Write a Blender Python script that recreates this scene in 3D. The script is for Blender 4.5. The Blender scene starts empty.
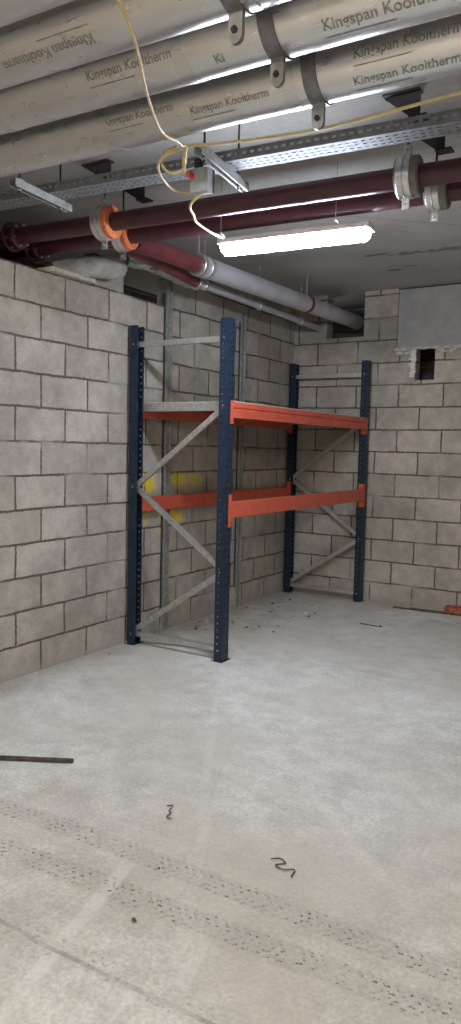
import bpy, bmesh, math, random
from mathutils import Vector, Matrix

# ------------------------------------------------------------------ camera, world, exposure
C = bpy.context.scene.collection
sc = bpy.context.scene
F_PX, YAW, PITCH, ROLL = 740.22, -0.54951, -0.085579, 0.022105
CAM = Vector((3.6735, -7.2504, 1.5471))
cam_data = bpy.data.cameras.new('camera')
cam = bpy.data.objects.new('camera', cam_data)
C.objects.link(cam)
fw = Vector((math.sin(YAW) * math.cos(PITCH), math.cos(YAW) * math.cos(PITCH), math.sin(PITCH)))
rt = Vector((math.cos(YAW), -math.sin(YAW), 0))
up = rt.cross(fw)
r2 = math.cos(ROLL) * rt + math.sin(ROLL) * up
u2 = -math.sin(ROLL) * rt + math.cos(ROLL) * up
M3 = Matrix((r2, u2, -fw)).transposed()
cam.matrix_world = Matrix.Translation(CAM) @ M3.to_4x4()
cam_data.sensor_fit = 'VERTICAL'
cam_data.sensor_height = 24.0
cam_data.lens = F_PX / 1024 * 24.0
cam_data.clip_start = 0.02
sc.camera = cam

world = bpy.data.worlds.new('world')
sc.world = world
world.use_nodes = True
bg = world.node_tree.nodes['Background']
bg.inputs[0].default_value = (1.0, 0.95, 0.87, 1)
bg.inputs[1].default_value = 0.95
sc.view_settings.view_transform = 'Standard'
sc.view_settings.look = 'None'
sc.view_settings.gamma = 1
sc.view_settings.use_curve_mapping = False
sc.view_settings.exposure = 0.36
LAMP_FRONT = 120.0      # batten over the rack (cool)
LAMP_BACK = 140.0       # battens in the part of the room behind the camera (warmer)

CEIL = 3.17
PI = math.pi
random.seed(7)

# ------------------------------------------------------------------ materials
def new_mat(name):
    m = bpy.data.materials.new(name)
    m.use_nodes = True
    nt = m.node_tree
    return m, nt, nt.nodes['Principled BSDF']

def N(nt, t, **kw):
    n = nt.nodes.new(t)
    for k, v in kw.items():
        setattr(n, k, v)
    return n

def math_n(nt, op, a, b=None, c=None, clamp=False):
    n = N(nt, 'ShaderNodeMath', operation=op, use_clamp=clamp)
    for i, v in enumerate((a, b, c)):
        if v is None:
            continue
        if isinstance(v, (int, float)):
            n.inputs[i].default_value = v
        else:
            nt.links.new(v, n.inputs[i])
    return n.outputs[0]

def mix_c(nt, fac, a, b, mode='MIX'):
    n = N(nt, 'ShaderNodeMix', data_type='RGBA', blend_type=mode)
    for i, v in ((0, fac), (6, a), (7, b)):
        if isinstance(v, (int, float)):
            n.inputs[i].default_value = v
        elif isinstance(v, tuple):
            n.inputs[i].default_value = v if len(v) == 4 else v + (1,)
        else:
            nt.links.new(v, n.inputs[i])
    return n.outputs[2]

def noise(nt, vec, scale, detail=3, rough=0.55, out=0):
    n = N(nt, 'ShaderNodeTexNoise')
    n.inputs['Scale'].default_value = scale
    n.inputs['Detail'].default_value = detail
    n.inputs['Roughness'].default_value = rough
    nt.links.new(vec, n.inputs['Vector'])
    return n.outputs[out]

def ramp(nt, fac, lo, hi, a=0.0, b=1.0, smooth=True):
    n = N(nt, 'ShaderNodeMapRange', interpolation_type='SMOOTHSTEP' if smooth else 'LINEAR')
    nt.links.new(fac, n.inputs[0])
    n.inputs[1].default_value = lo; n.inputs[2].default_value = hi
    n.inputs[3].default_value = a; n.inputs[4].default_value = b
    return n.outputs[0]

def bump(nt, bsdf, h, strength=0.4, dist=0.01):
    b = N(nt, 'ShaderNodeBump')
    b.inputs['Strength'].default_value = strength
    b.inputs['Distance'].default_value = dist
    nt.links.new(h, b.inputs['Height'])
    nt.links.new(b.outputs[0], bsdf.inputs['Normal'])

def world_pos(nt):
    g = N(nt, 'ShaderNodeNewGeometry')
    return g.outputs['Position']

def sep(nt, v):
    s = N(nt, 'ShaderNodeSeparateXYZ')
    nt.links.new(v, s.inputs[0])
    return s.outputs

def comb(nt, x, y, z):
    s = N(nt, 'ShaderNodeCombineXYZ')
    for i, v in enumerate((x, y, z)):
        if isinstance(v, (int, float)):
            s.inputs[i].default_value = v
        else:
            nt.links.new(v, s.inputs[i])
    return s.outputs[0]

def simple(name, col, rough=0.6, metal=0.0, nscale=30, namt=0.15, bmp=0.0, spec=None):
    m, nt, b = new_mat(name)
    p = N(nt, 'ShaderNodeTexCoord').outputs['Object']
    n = noise(nt, p, nscale, 4)
    f = ramp(nt, n, 0.3, 0.7, 1 - namt, 1 + namt)
    c = mix_c(nt, 1.0, col, comb(nt, f, f, f), 'MULTIPLY')
    nt.links.new(c, b.inputs['Base Color'])
    b.inputs['Roughness'].default_value = rough
    b.inputs['Metallic'].default_value = metal
    if spec is not None:
        b.inputs['Specular IOR Level'].default_value = spec
    if bmp:
        bump(nt, b, n, bmp, 0.002)
    return m

def block_mat(name, axis, joff, zoff, tint=(1, 1, 1), yellow=False):
    """grey concrete blockwork, 450 x 225 module, wobbly mortar joints"""
    m, nt, b = new_mat(name)
    P = world_pos(nt)
    s = sep(nt, P)
    nz = noise(nt, P, 3.0, 2, out=1)
    w = N(nt, 'ShaderNodeVectorMath', operation='SUBTRACT'); nt.links.new(nz, w.inputs[0]); w.inputs[1].default_value = (.5, .5, .5)
    w2 = N(nt, 'ShaderNodeVectorMath', operation='SCALE'); nt.links.new(w.outputs[0], w2.inputs[0]); w2.inputs['Scale'].default_value = 0.020
    nz2 = noise(nt, P, 45.0, 2, out=1)
    w3 = N(nt, 'ShaderNodeVectorMath', operation='SUBTRACT'); nt.links.new(nz2, w3.inputs[0]); w3.inputs[1].default_value = (.5, .5, .5)
    w4 = N(nt, 'ShaderNodeVectorMath', operation='SCALE'); nt.links.new(w3.outputs[0], w4.inputs[0]); w4.inputs['Scale'].default_value = 0.016
    base = comb(nt, math_n(nt, 'SUBTRACT', s[axis], joff - 9.0), math_n(nt, 'SUBTRACT', s[2], zoff - 0.45), 0.0)
    a1 = N(nt, 'ShaderNodeVectorMath', operation='ADD'); nt.links.new(base, a1.inputs[0]); nt.links.new(w2.outputs[0], a1.inputs[1])
    a2 = N(nt, 'ShaderNodeVectorMath', operation='ADD'); nt.links.new(a1.outputs[0], a2.inputs[0]); nt.links.new(w4.outputs[0], a2.inputs[1])
    br = N(nt, 'ShaderNodeTexBrick', offset=0.5, offset_frequency=2)
    br.inputs['Scale'].default_value = 1.0
    br.inputs['Brick Width'].default_value = 0.45
    br.inputs['Row Height'].default_value = 0.225
    br.inputs['Mortar Size'].default_value = 0.0105
    br.inputs['Mortar Smooth'].default_value = 0.6
    br.inputs['Bias'].default_value = -0.1
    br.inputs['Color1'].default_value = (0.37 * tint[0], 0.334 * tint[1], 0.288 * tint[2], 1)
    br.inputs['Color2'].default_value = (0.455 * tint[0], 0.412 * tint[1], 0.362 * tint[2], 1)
    br.inputs['Mortar'].default_value = (0.42, 0.42, 0.42, 1)
    nt.links.new(a2.outputs[0], br.inputs['Vector'])
    fac = br.outputs['Fac']
    big = ramp(nt, noise(nt, P, 1.7, 4), 0.3, 0.7, 0.80, 1.12)
    mid = ramp(nt, noise(nt, P, 9.0, 6, 0.7), 0.25, 0.75, 0.84, 1.14)
    fine = ramp(nt, noise(nt, P, 110.0, 4, 0.7), 0.3, 0.7, 0.86, 1.12)
    f = math_n(nt, 'MULTIPLY', math_n(nt, 'MULTIPLY', big, mid), fine)
    col = mix_c(nt, 1.0, br.outputs['Color'], comb(nt, f, f, f), 'MULTIPLY')
    # pits in the block face
    pit = ramp(nt, noise(nt, P, 60.0, 2), 0.70, 0.76)
    col = mix_c(nt, math_n(nt, 'MULTIPLY', pit, 0.5), col, (0.12, 0.11, 0.10))
    # mortar: thin raked joints in grey brown, here and there smeared flush
    flush = ramp(nt, noise(nt, P, 2.3, 3), 0.50, 0.66)
    mc = mix_c(nt, flush, (0.13, 0.105, 0.08), (0.29, 0.265, 0.23))
    mfac = ramp(nt, fac, 0.25, 0.85)
    col = mix_c(nt, mfac, col, mc)
    # dust film and mortar droppings low on the wall (dirt, own colour)
    dz = ramp(nt, math_n(nt, 'ADD', s[2], math_n(nt, 'MULTIPLY', noise(nt, P, 5.0, 5), 0.16)), 0.07, 0.19, 1.0, 0.0)
    col = mix_c(nt, math_n(nt, 'MULTIPLY', dz, 0.75), col, (0.36, 0.33, 0.285))
    if yellow:
        acc = None
        for (cy, cz, ry, rz, k) in ((-2.50, 1.26, .085, .085, 1), (-2.10, 1.275, .17, .055, .8), (-1.80, 1.27, .10, .06, .45), (-2.17, .955, .17, .05, .9),
                                    (-2.30, .86, .09, .035, .45), (-2.52, .985, .05, .07, .5), (-2.57, 1.12, .05, .10, .5)):
            dy = math_n(nt, 'DIVIDE', math_n(nt, 'SUBTRACT', s[1], cy), ry)
            dzz = math_n(nt, 'DIVIDE', math_n(nt, 'SUBTRACT', s[2], cz), rz)
            d = math_n(nt, 'SQRT', math_n(nt, 'ADD', math_n(nt, 'POWER', math_n(nt, 'ABSOLUTE', dy), 2), math_n(nt, 'POWER', math_n(nt, 'ABSOLUTE', dzz), 2)))
            d = math_n(nt, 'ADD', d, ramp(nt, noise(nt, P, 18.0, 4), 0.2, 0.8, -0.5, 0.5))
            v = math_n(nt, 'MULTIPLY', ramp(nt, d, 0.75, 1.35, 1, 0), k)
            acc = v if acc is None else math_n(nt, 'MAXIMUM', acc, v)
        acc = math_n(nt, 'MULTIPLY', acc, math_n(nt, 'SUBTRACT', 1.0, math_n(nt, 'MULTIPLY', mfac, 0.5)))
        col = mix_c(nt, math_n(nt, 'MULTIPLY', acc, 0.95), col, (0.70, 0.55, 0.05))
    nt.links.new(col, b.inputs['Base Color'])
    b.inputs['Roughness'].default_value = 0.95
    b.inputs['Specular IOR Level'].default_value = 0.15
    h = math_n(nt, 'SUBTRACT', math_n(nt, 'MULTIPLY', noise(nt, P, 90.0, 5, 0.7), 0.25), math_n(nt, 'MULTIPLY', math_n(nt, 'MULTIPLY', fac, 1.0), math_n(nt, 'SUBTRACT', 1.0, math_n(nt, 'MULTIPLY', flush, 0.6))))
    h = math_n(nt, 'SUBTRACT', h, math_n(nt, 'MULTIPLY', pit, 0.3))
    bump(nt, b, h, 0.8, 0.008)
    return m

def floor_mat():
    m, nt, b = new_mat('dusty_concrete_floor')
    P = world_pos(nt)
    s = sep(nt, P)
    big = ramp(nt, noise(nt, P, 0.9, 4), 0.3, 0.7)
    col = mix_c(nt, big, (0.55, 0.525, 0.465), (0.68, 0.67, 0.63))
    mid = ramp(nt, noise(nt, P, 6.0, 7, 0.75), 0.30, 0.70, 0.82, 1.11)
    fine = ramp(nt, noise(nt, P, 60.0, 5, 0.75), 0.3, 0.70, 0.80, 1.12)
    f = math_n(nt, 'MULTIPLY', mid, fine)
    col = mix_c(nt, 1.0, col, comb(nt, f, f, f), 'MULTIPLY')
    # warmer brown dust drifts by the left wall and towards the bay behind the camera
    warm = math_n(nt, 'MULTIPLY', ramp(nt, noise(nt, P, 1.3, 5), 0.40, 0.68), 0.55)
    col = mix_c(nt, warm, col, (0.56, 0.52, 0.455))
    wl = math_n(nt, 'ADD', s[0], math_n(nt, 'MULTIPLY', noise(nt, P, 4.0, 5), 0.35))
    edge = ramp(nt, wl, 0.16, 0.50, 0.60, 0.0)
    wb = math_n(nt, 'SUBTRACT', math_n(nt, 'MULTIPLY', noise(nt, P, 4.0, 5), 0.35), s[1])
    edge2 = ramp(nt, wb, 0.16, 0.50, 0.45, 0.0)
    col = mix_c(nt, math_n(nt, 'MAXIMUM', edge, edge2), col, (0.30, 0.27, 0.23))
    # light grinding / wiping streaks, two families of long scratches
    def streak(ang, pos_, width, amount, colr, wob=0.012, ys=(-9, 9)):
        nonlocal col
        d = math_n(nt, 'SUBTRACT', math_n(nt, 'ADD', math_n(nt, 'MULTIPLY', s[0], math.sin(ang)), math_n(nt, 'MULTIPLY', s[1], math.cos(ang))), pos_)
        d = math_n(nt, 'ABSOLUTE', math_n(nt, 'ADD', d, ramp(nt, noise(nt, P, 1.5, 2), 0.3, 0.7, -wob, wob)))
        k = math_n(nt, 'MULTIPLY', ramp(nt, d, width * .5, width, 1, 0), ramp(nt, noise(nt, P, 5.0, 4), 0.35, 0.6, 0.15, 1.0))
        k = math_n(nt, 'MULTIPLY', k, math_n(nt, 'MULTIPLY', ramp(nt, s[1], ys[0], ys[0] + .2), ramp(nt, s[1], ys[1] - .2, ys[1], 1, 0)))
        col = mix_c(nt, math_n(nt, 'MULTIPLY', k, amount * .5), col, colr)
    pale = (0.78, 0.77, 0.74); dark = (0.27, 0.245, 0.21)
    for a, p_, w_, k_, c_, ys_ in STREAKS:
        streak(a, p_, w_, k_, pale if c_ else dark, ys=ys_)
    # tyre tracks: chevron lugs pressed in dark dust, running along x
    def track(y0, slope, half, amount, xs=(-9, 9)):
        nonlocal col
        yy = math_n(nt, 'SUBTRACT', s[1], math_n(nt, 'ADD', math_n(nt, 'MULTIPLY', s[0], slope), y0))
        yy = math_n(nt, 'ADD', yy, ramp(nt, noise(nt, P, 0.8, 1), 0.3, 0.7, -0.02, 0.02))
        band = ramp(nt, math_n(nt, 'ABSOLUTE', yy), half * .75, half * 1.15, 1, 0)
        lug = math_n(nt, 'SINE', math_n(nt, 'MULTIPLY', math_n(nt, 'ADD', s[0], math_n(nt, 'MULTIPLY', math_n(nt, 'ABSOLUTE', yy), 0.9)), 165.0))
        lug = ramp(nt, lug, -0.5, 0.2)
        rib = ramp(nt, math_n(nt, 'SINE', math_n(nt, 'MULTIPLY', yy, 260.0)), -0.2, 0.4, 0.25, 1.0)
        patch = ramp(nt, noise(nt, P, 9.0, 5, 0.7), 0.32, 0.55)
        v = N(nt, 'ShaderNodeTexVoronoi'); v.inputs['Scale'].default_value = 70.0; nt.links.new(P, v.inputs['Vector'])
        dots = ramp(nt, v.outputs['Distance'], 0.25, 0.5, 1, 0.1)
        k = math_n(nt, 'MULTIPLY', math_n(nt, 'MULTIPLY', band, math_n(nt, 'MULTIPLY', lug, rib)), math_n(nt, 'MULTIPLY', patch, dots))
        xm = math_n(nt, 'MULTIPLY', ramp(nt, s[0], xs[0], xs[0] + .4), ramp(nt, s[0], xs[1] - .4, xs[1], 1, 0))
        k = math_n(nt, 'MULTIPLY', k, xm)
        col = mix_c(nt, math_n(nt, 'MULTIPLY', k, amount), col, (0.13, 0.115, 0.10))
        col = mix_c(nt, math_n(nt, 'MULTIPLY', math_n(nt, 'MULTIPLY', band, xm), 0.13 * amount), col, (0.25, 0.23, 0.20))
    for t in TRACKS:
        track(*t)
    # scattered specks
    v = N(nt, 'ShaderNodeTexVoronoi'); v.inputs['Scale'].default_value = 22.0; v.inputs['Randomness'].default_value = 1.0
    nt.links.new(P, v.inputs['Vector'])
    spk = math_n(nt, 'MULTIPLY', ramp(nt, v.outputs['Distance'], 0.05, 0.11, 1, 0), ramp(nt, noise(nt, P, 2.5, 2), 0.5, 0.65))
    col = mix_c(nt, math_n(nt, 'MULTIPLY', spk, 0.6), col, (0.22, 0.19, 0.16))
    nt.links.new(col, b.inputs['Base Color'])
    b.inputs['Roughness'].default_value = 0.75
    b.inputs['Specular IOR Level'].default_value = 0.3
    h = math_n(nt, 'ADD', math_n(nt, 'MULTIPLY', noise(nt, P, 8.0, 5), 0.6), math_n(nt, 'MULTIPLY', noise(nt, P, 120.0, 4), 0.15))
    bump(nt, b, h, 0.25, 0.01)
    return m

STREAKS = [(1.308, .576, .035, .9, 1, (-6.2, -5.1)), (1.30, .95, .03, .6, 1, (-6.2, -5.3)), (0.9, -2.32, .02, .30, 1, (-9, 9)), (0.75, -1.55, .03, .30, 1, (-9, 9)),
           (1.05, -0.6, .03, .3, 1, (-9, 9)), (0.62, -1.1, .03, .25, 1, (-9, 9)), (-0.03, -5.735, .012, 1.3, 0, (-9, 9)), (1.2, 0.2, .02, .22, 1, (-9, 9)), (0.3, -3.6, .02, .2, 0, (-9, 9))]
TRACKS = [(-5.17, 0.022, 0.055, 1.0, (1.0, 9)), (-5.46, 0.055, 0.06, 1.0, (1.2, 9)), (-5.72, 0.02, 0.05, .45, (1.3, 2.9))]

def ceil_mat():
    m, nt, b = new_mat('cast_concrete_ceiling')
    P = world_pos(nt)
    s = sep(nt, P)
    f = math_n(nt, 'MULTIPLY', ramp(nt, noise(nt, P, 1.1, 5), 0.3, 0.7, 0.84, 1.1), ramp(nt, noise(nt, P, 25.0, 5, .7), 0.3, 0.7, 0.93, 1.06))
    col = mix_c(nt, 1.0, (0.40, 0.385, 0.365), comb(nt, f, f, f), 'MULTIPLY')
    # brown scuffs left by shuttering
    for cx, cy, rx, ry in ((1.38, -1.28, .10, .035), (1.62, -1.22, .16, .05), (1.95, -1.2, .2, .05), (1.33, -.72, .09, .03), (1.50, -.80, .07, .02)):
        dx = math_n(nt, 'DIVIDE', math_n(nt, 'SUBTRACT', s[0], cx), rx)
        dy = math_n(nt, 'DIVIDE', math_n(nt, 'SUBTRACT', s[1], cy), ry)
        d = math_n(nt, 'SQRT', math_n(nt, 'ADD', math_n(nt, 'MULTIPLY', dx, dx), math_n(nt, 'MULTIPLY', dy, dy)))
        d = math_n(nt, 'ADD', d, ramp(nt, noise(nt, P, 15.0, 4), 0.2, 0.8, -0.6, 0.6))
        col = mix_c(nt, ramp(nt, d, 0.5, 1.1, 0.75, 0), col, (0.12, 0.095, 0.08))
    # board joints of the formwork
    for y0, sl in ((-0.55, 0.9), ):
        d = math_n(nt, 'ABSOLUTE', math_n(nt, 'SUBTRACT', s[1], math_n(nt, 'ADD', math_n(nt, 'MULTIPLY', s[0], sl), y0 - 3.2)))
        col = mix_c(nt, ramp(nt, d, 0.004, 0.010, 0.6, 0), col, (0.14, 0.13, 0.12))
    nt.links.new(col, b.inputs['Base Color'])
    b.inputs['Roughness'].default_value = 0.9
    bump(nt, b, noise(nt, P, 30.0, 5), 0.3, 0.004)
    return m

def foil_mat(name, col, rough, wrinkle, dist=0.004, metal=0.92):
    m, nt, b = new_mat(name)
    tc = N(nt, 'ShaderNodeTexCoord').outputs['Object']
    mp = N(nt, 'ShaderNodeMapping'); mp.inputs['Scale'].default_value = (0.25, 1, 1); nt.links.new(tc, mp.inputs['Vector'])
    n1 = noise(nt, mp.outputs[0], 5.0, 1, 0.4)
    n2 = noise(nt, mp.outputs[0], 38.0, 2, 0.5)
    f = ramp(nt, n1, 0.3, 0.7, 0.90, 1.05)
    nt.links.new(mix_c(nt, 1.0, col, comb(nt, f, f, f), 'MULTIPLY'), b.inputs['Base Color'])
    b.inputs['Metallic'].default_value = metal
    nt.links.new(ramp(nt, n2, 0.3, 0.7, rough - .03, rough + .05), b.inputs['Roughness'])
    h = math_n(nt, 'ADD', math_n(nt, 'MULTIPLY', n1, 1.2), math_n(nt, 'ADD', math_n(nt, 'MULTIPLY', n2, .05), 0.0))
    bump(nt, b, h, wrinkle, dist)
    return m

def emit_mat(name, col, strength):
    m, nt, b = new_mat(name)
    b.inputs['Base Color'].default_value = (0.9, 0.9, 0.9, 1)
    b.inputs['Emission Color'].default_value = col + (1,)
    b.inputs['Emission Strength'].default_value = strength
    return m

M = {}
M['block_left'] = block_mat('left_blockwork', 1, -3.895, -0.012, yellow=True)
M['block_back'] = block_mat('back_blockwork', 0, 0.941 + .225, -0.029, tint=(1.0, 1.0, 1.0))
M['block_shaded'] = block_mat('shaded_void_blockwork', 1, -3.914, -0.012, tint=(.25, .25, .26))  # same blockwork, colour darkened to paint in the shade behind the wall openings
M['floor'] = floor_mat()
M['ceiling'] = ceil_mat()
M['lintel'] = simple('smooth_cast_lintel', (0.36, 0.35, 0.33), 0.85, 0, 6, 0.10, 0.2)
M['mortar'] = simple('pale_mortar', (0.52, 0.49, 0.44), 0.95, 0, 25, 0.22, 0.6)
M['foam'] = simple('pale_foam', (0.66, 0.64, 0.60), 0.9, 0, 30, 0.15, 0.6)
M['navy'] = simple('navy_paint', (0.009, 0.021, 0.041), 0.36, 0, 20, 0.2, 0.0, 0.5)
M['orange'] = simple('orange_paint', (0.55, 0.095, 0.050), 0.42, 0, 12, 0.10, 0.0, 0.5)
M['galv'] = simple('galvanised_steel', (0.50, 0.50, 0.48), 0.45, 0.75, 40, 0.15, 0.05)
M['galv_dull'] = simple('dull_galvanised_steel', (0.36, 0.36, 0.34), 0.55, 0.55, 30, 0.18, 0.05)
M['tray_steel'] = simple('tray_steel', (0.24, 0.25, 0.27), 0.6, 0.4, 30, 0.18, 0.05)
M['zinc'] = simple('bright_zinc', (0.68, 0.70, 0.70), 0.32, 0.9, 40, 0.12, 0.05)
M['strap'] = simple('grey_strap_steel', (0.23, 0.23, 0.25), 0.45, 0.7, 40, 0.15, 0.05)
M['foil'] = foil_mat('silver_foil_facing', (0.75, 0.745, 0.745), 0.30, 0.25, 0.002)
M['foil_crumple'] = foil_mat('crumpled_foil', (0.70, 0.70, 0.70), 0.30, 1.0, 0.012)
M['foil_pale'] = foil_mat('pale_foil_facing', (0.62, 0.61, 0.66), 0.5, 0.3, 0.003, 0.5)
M['ink'] = simple('grey_print', (0.36, 0.345, 0.33), 0.45, 0.5, 60, 0.3)
M['red_pipe'] = simple('maroon_pipe_paint', (0.075, 0.020, 0.030), 0.38, 0, 10, 0.2, 0.0, 0.5)
M['red_fit'] = simple('maroon_fitting_paint', (0.13, 0.028, 0.032), 0.36, 0, 10, 0.2, 0.0, 0.5)
M['insert'] = simple('orange_insert', (0.72, 0.20, 0.075), 0.8, 0, 30, 0.15, 0.3)
M['insert_grey'] = simple('grey_insert', (0.20, 0.19, 0.17), 0.8, 0, 30, 0.15, 0.3)
M['dark_steel'] = simple('dark_primed_steel', (0.035, 0.034, 0.040), 0.6, 0.1, 30, 0.25)
M['board'] = simple('chipboard', (0.40, 0.35, 0.29), 0.85, 0, 60, 0.25, 0.2)
M['yellow'] = simple('yellow_cable_sheath', (0.66, 0.52, 0.24), 0.5, 0, 30, 0.12)
M['box'] = simple('grey_plastic', (0.46, 0.48, 0.50), 0.5, 0, 30, 0.08)
M['red_plug'] = simple('red_plastic', (0.75, 0.05, 0.03), 0.35, 0, 30, 0.08)
M['white_body'] = simple('white_plastic', (0.80, 0.80, 0.80), 0.4, 0, 30, 0.04)
M['wood'] = simple('old_wood', (0.07, 0.052, 0.042), 0.8, 0, 30, 0.5, 0.4)
M['brick'] = simple('red_brick', (0.36, 0.11, 0.06), 0.9, 0, 40, 0.35, 0.5)
M['stone'] = simple('grey_rubble', (0.40, 0.37, 0.33), 0.95, 0, 60, 0.25, 0.5)
M['dark_chip'] = simple('dark_rubble', (0.10, 0.09, 0.08), 0.9, 0, 60, 0.3, 0.5)
M['wire'] = simple('tie_wire', (0.10, 0.10, 0.11), 0.5, 0.6, 60, 0.2)
M['black'] = simple('black_plastic', (0.02, 0.02, 0.022), 0.5, 0, 30, 0.1)
M['grey_wrap'] = simple('grey_insulation_wrap', (0.42, 0.40, 0.38), 0.9, 0, 15, 0.2, 0.6)
M['lamp_front'] = emit_mat('lit_diffuser_cool', (0.78, 0.86, 1.0), LAMP_FRONT)
M['lamp_back'] = emit_mat('lit_diffuser_warm', (1.0, 0.93, 0.83), LAMP_BACK)

# ------------------------------------------------------------------ mesh helpers (world coordinates)
def frame(d):
    d = Vector(d).normalized()
    a = Vector((0, 0, 1)) if abs(d.z) < 0.9 else Vector((1, 0, 0))
    x = d.cross(a).normalized()
    return x, d.cross(x).normalized(), d

def box(bm, x0, x1, y0, y1, z0, z1, bevel=0.0):
    g = bmesh.ops.create_cube(bm, size=1)
    for v in g['verts']:
        v.co = Vector(((x0 + x1) / 2 + v.co.x * (x1 - x0), (y0 + y1) / 2 + v.co.y * (y1 - y0), (z0 + z1) / 2 + v.co.z * (z1 - z0)))
    if bevel:
        es = list({e for v in g['verts'] for e in v.link_edges})
        bmesh.ops.bevel(bm, geom=es, offset=bevel, segments=2, affect='EDGES', profile=.5)

def bar(bm, p, q, w, h, side=(0, 0, 1), bevel=0.0):
    """rectangular bar from p to q; h along 'side', w across"""
    p, q = Vector(p), Vector(q)
    d = (q - p).normalized()
    s = Vector(side); s = (s - d * s.dot(d)).normalized()
    t = d.cross(s)
    vs = []
    for e in (p, q):
        for a, b in ((-1, -1), (1, -1), (1, 1), (-1, 1)):
            vs.append(bm.verts.new(e + t * (a * w / 2) + s * (b * h / 2)))
    fs = [(3, 2, 1, 0), (4, 5, 6, 7)] + [(i, (i + 1) % 4, 4 + (i + 1) % 4, 4 + i) for i in range(4)]
    nf = [bm.faces.new([vs[i] for i in f]) for f in fs]
    if bevel:
        bmesh.ops.bevel(bm, geom=list({e for f in nf for e in f.edges}), offset=bevel, segments=1, affect='EDGES')

def extrude_profile(bm, prof, p, q, side, closed=True):
    """sweep a 2D outline (a across, b along side) from p to q"""
    p, q = Vector(p), Vector(q)
    d = (q - p).normalized()
    s = Vector(side); s = (s - d * s.dot(d)).normalized()
    t = d.cross(s)
    rings = [[bm.verts.new(e + t * a + s * b) for a, b in prof] for e in (p, q)]
    n = len(prof)
    for i in range(n):
        j = (i + 1) % n
        bm.faces.new((rings[0][i], rings[0][j], rings[1][j], rings[1][i]))
    bm.faces.new(rings[0][::-1]); bm.faces.new(rings[1])

def channel(bm, p, q, w, h, t, side):
    """C channel: web w wide, flanges h deep towards side, sheet t, small lips"""
    l = min(0.009, w * .25)
    a = w / 2
    prof = [(-a, 0), (a, 0), (a, h), (a - l, h), (a - l, h - t), (a - t, h - t), (a - t, t), (-a + t, t), (-a + t, h - t), (-a + l, h - t), (-a + l, h), (-a, h)]
    extrude_profile(bm, prof, p, q, side)

def tube(bm, pts, r, seg=12, cap=True):
    pts = [Vector(p) for p in pts]
    rings = []
    x = None
    for i, p in enumerate(pts):
        a = pts[max(i - 1, 0)]; b = pts[min(i + 1, len(pts) - 1)]
        d = (b - a).normalized()
        if x is None:
            x, y, _ = frame(d)
        else:
            x = (x - d * x.dot(d)).normalized(); y = d.cross(x)
        rr = r[i] if isinstance(r, (list, tuple)) else r
        rings.append([bm.verts.new(p + (x * math.cos(2 * PI * k / seg) + y * math.sin(2 * PI * k / seg)) * rr) for k in range(seg)])
    for i in range(len(rings) - 1):
        for k in range(seg):
            bm.faces.new((rings[i][k], rings[i][(k + 1) % seg], rings[i + 1][(k + 1) % seg], rings[i + 1][k]))
    if cap:
        bm.faces.new(rings[0][::-1]); bm.faces.new(rings[-1])

def ring(bm, c, d, r0, r1, w, seg=40, bev=0.002):
    """solid ring round axis d at c, inner r0, outer r1, width w"""
    x, y, d = frame(d)
    prof = [(r0, -w / 2), (r1 - bev, -w / 2), (r1, -w / 2 + bev), (r1, w / 2 - bev), (r1 - bev, w / 2), (r0, w / 2)]
    c = Vector(c)
    R_ = [[bm.verts.new(c + (x * math.cos(2 * PI * k / seg) + y * math.sin(2 * PI * k / seg)) * rr + d * o) for rr, o in prof] for k in range(seg)]
    n = len(prof)
    for k in range(seg):
        for i in range(n):
            bm.faces.new((R_[k][i], R_[k][(i + 1) % n], R_[(k + 1) % seg][(i + 1) % n], R_[(k + 1) % seg][i]))

def cyl(bm, p, q, r, seg=16):
    tube(bm, [p, q], r, seg)

def smooth_path(pts, n=10):
    pts = [Vector(p) for p in pts]
    P = [pts[0] * 2 - pts[1]] + pts + [pts[-1] * 2 - pts[-2]]
    out = []
    for i in range(1, len(P) - 2):
        for k in range(n):
            t = k / n
            a, b, c, d = P[i - 1:i + 3]
            out.append(0.5 * ((2 * b) + (c - a) * t + (2 * a - 5 * b + 4 * c - d) * t * t + (3 * b - a - 3 * c + d) * t ** 3))
    out.append(pts[-1])
    return out

def origin_of(o):
    v = Vector((0, 0, 0))
    while o is not None:
        v += o.location; o = o.parent
    return v

def obj(name, bm, m, parent=None, smooth=None, loc=None):
    bmesh.ops.recalc_face_normals(bm, faces=bm.faces)
    o0 = Vector(loc) if loc is not None else origin_of(parent)
    bmesh.ops.translate(bm, verts=bm.verts, vec=-o0)
    me = bpy.data.meshes.new(name)
    bm.to_mesh(me); bm.free()
    me.materials.append(m)
    o = bpy.data.objects.new(name, me)
    C.objects.link(o)
    if parent is not None:
        o.parent = parent
    else:
        o.location = o0 if loc is not None else (0, 0, 0)
    if smooth is not None:
        for p in me.polygons:
            p.use_smooth = True
        if smooth:
            me.set_sharp_from_angle(angle=math.radians(smooth))
    return o

def B():
    return bmesh.new()

def tag(o, label, cat, group=None):
    o['label'] = label; o['category'] = cat
    if group: o['group'] = group
    return o

def thing(name, label, cat, loc, group=None):
    o = bpy.data.objects.new(name, None)
    C.objects.link(o)
    o.empty_display_size = 0.05
    o.location = loc
    return tag(o, label, cat, group)

def struct(name, bm, m):
    o = obj(name, bm, m)
    o['kind'] = 'structure'
    return o

def copy_tree(o, parent=None):
    c = o.copy(); C.objects.link(c); c.parent = parent
    for ch in [x for x in bpy.data.objects if x.parent == o]:
        copy_tree(ch, c)
    return c

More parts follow.
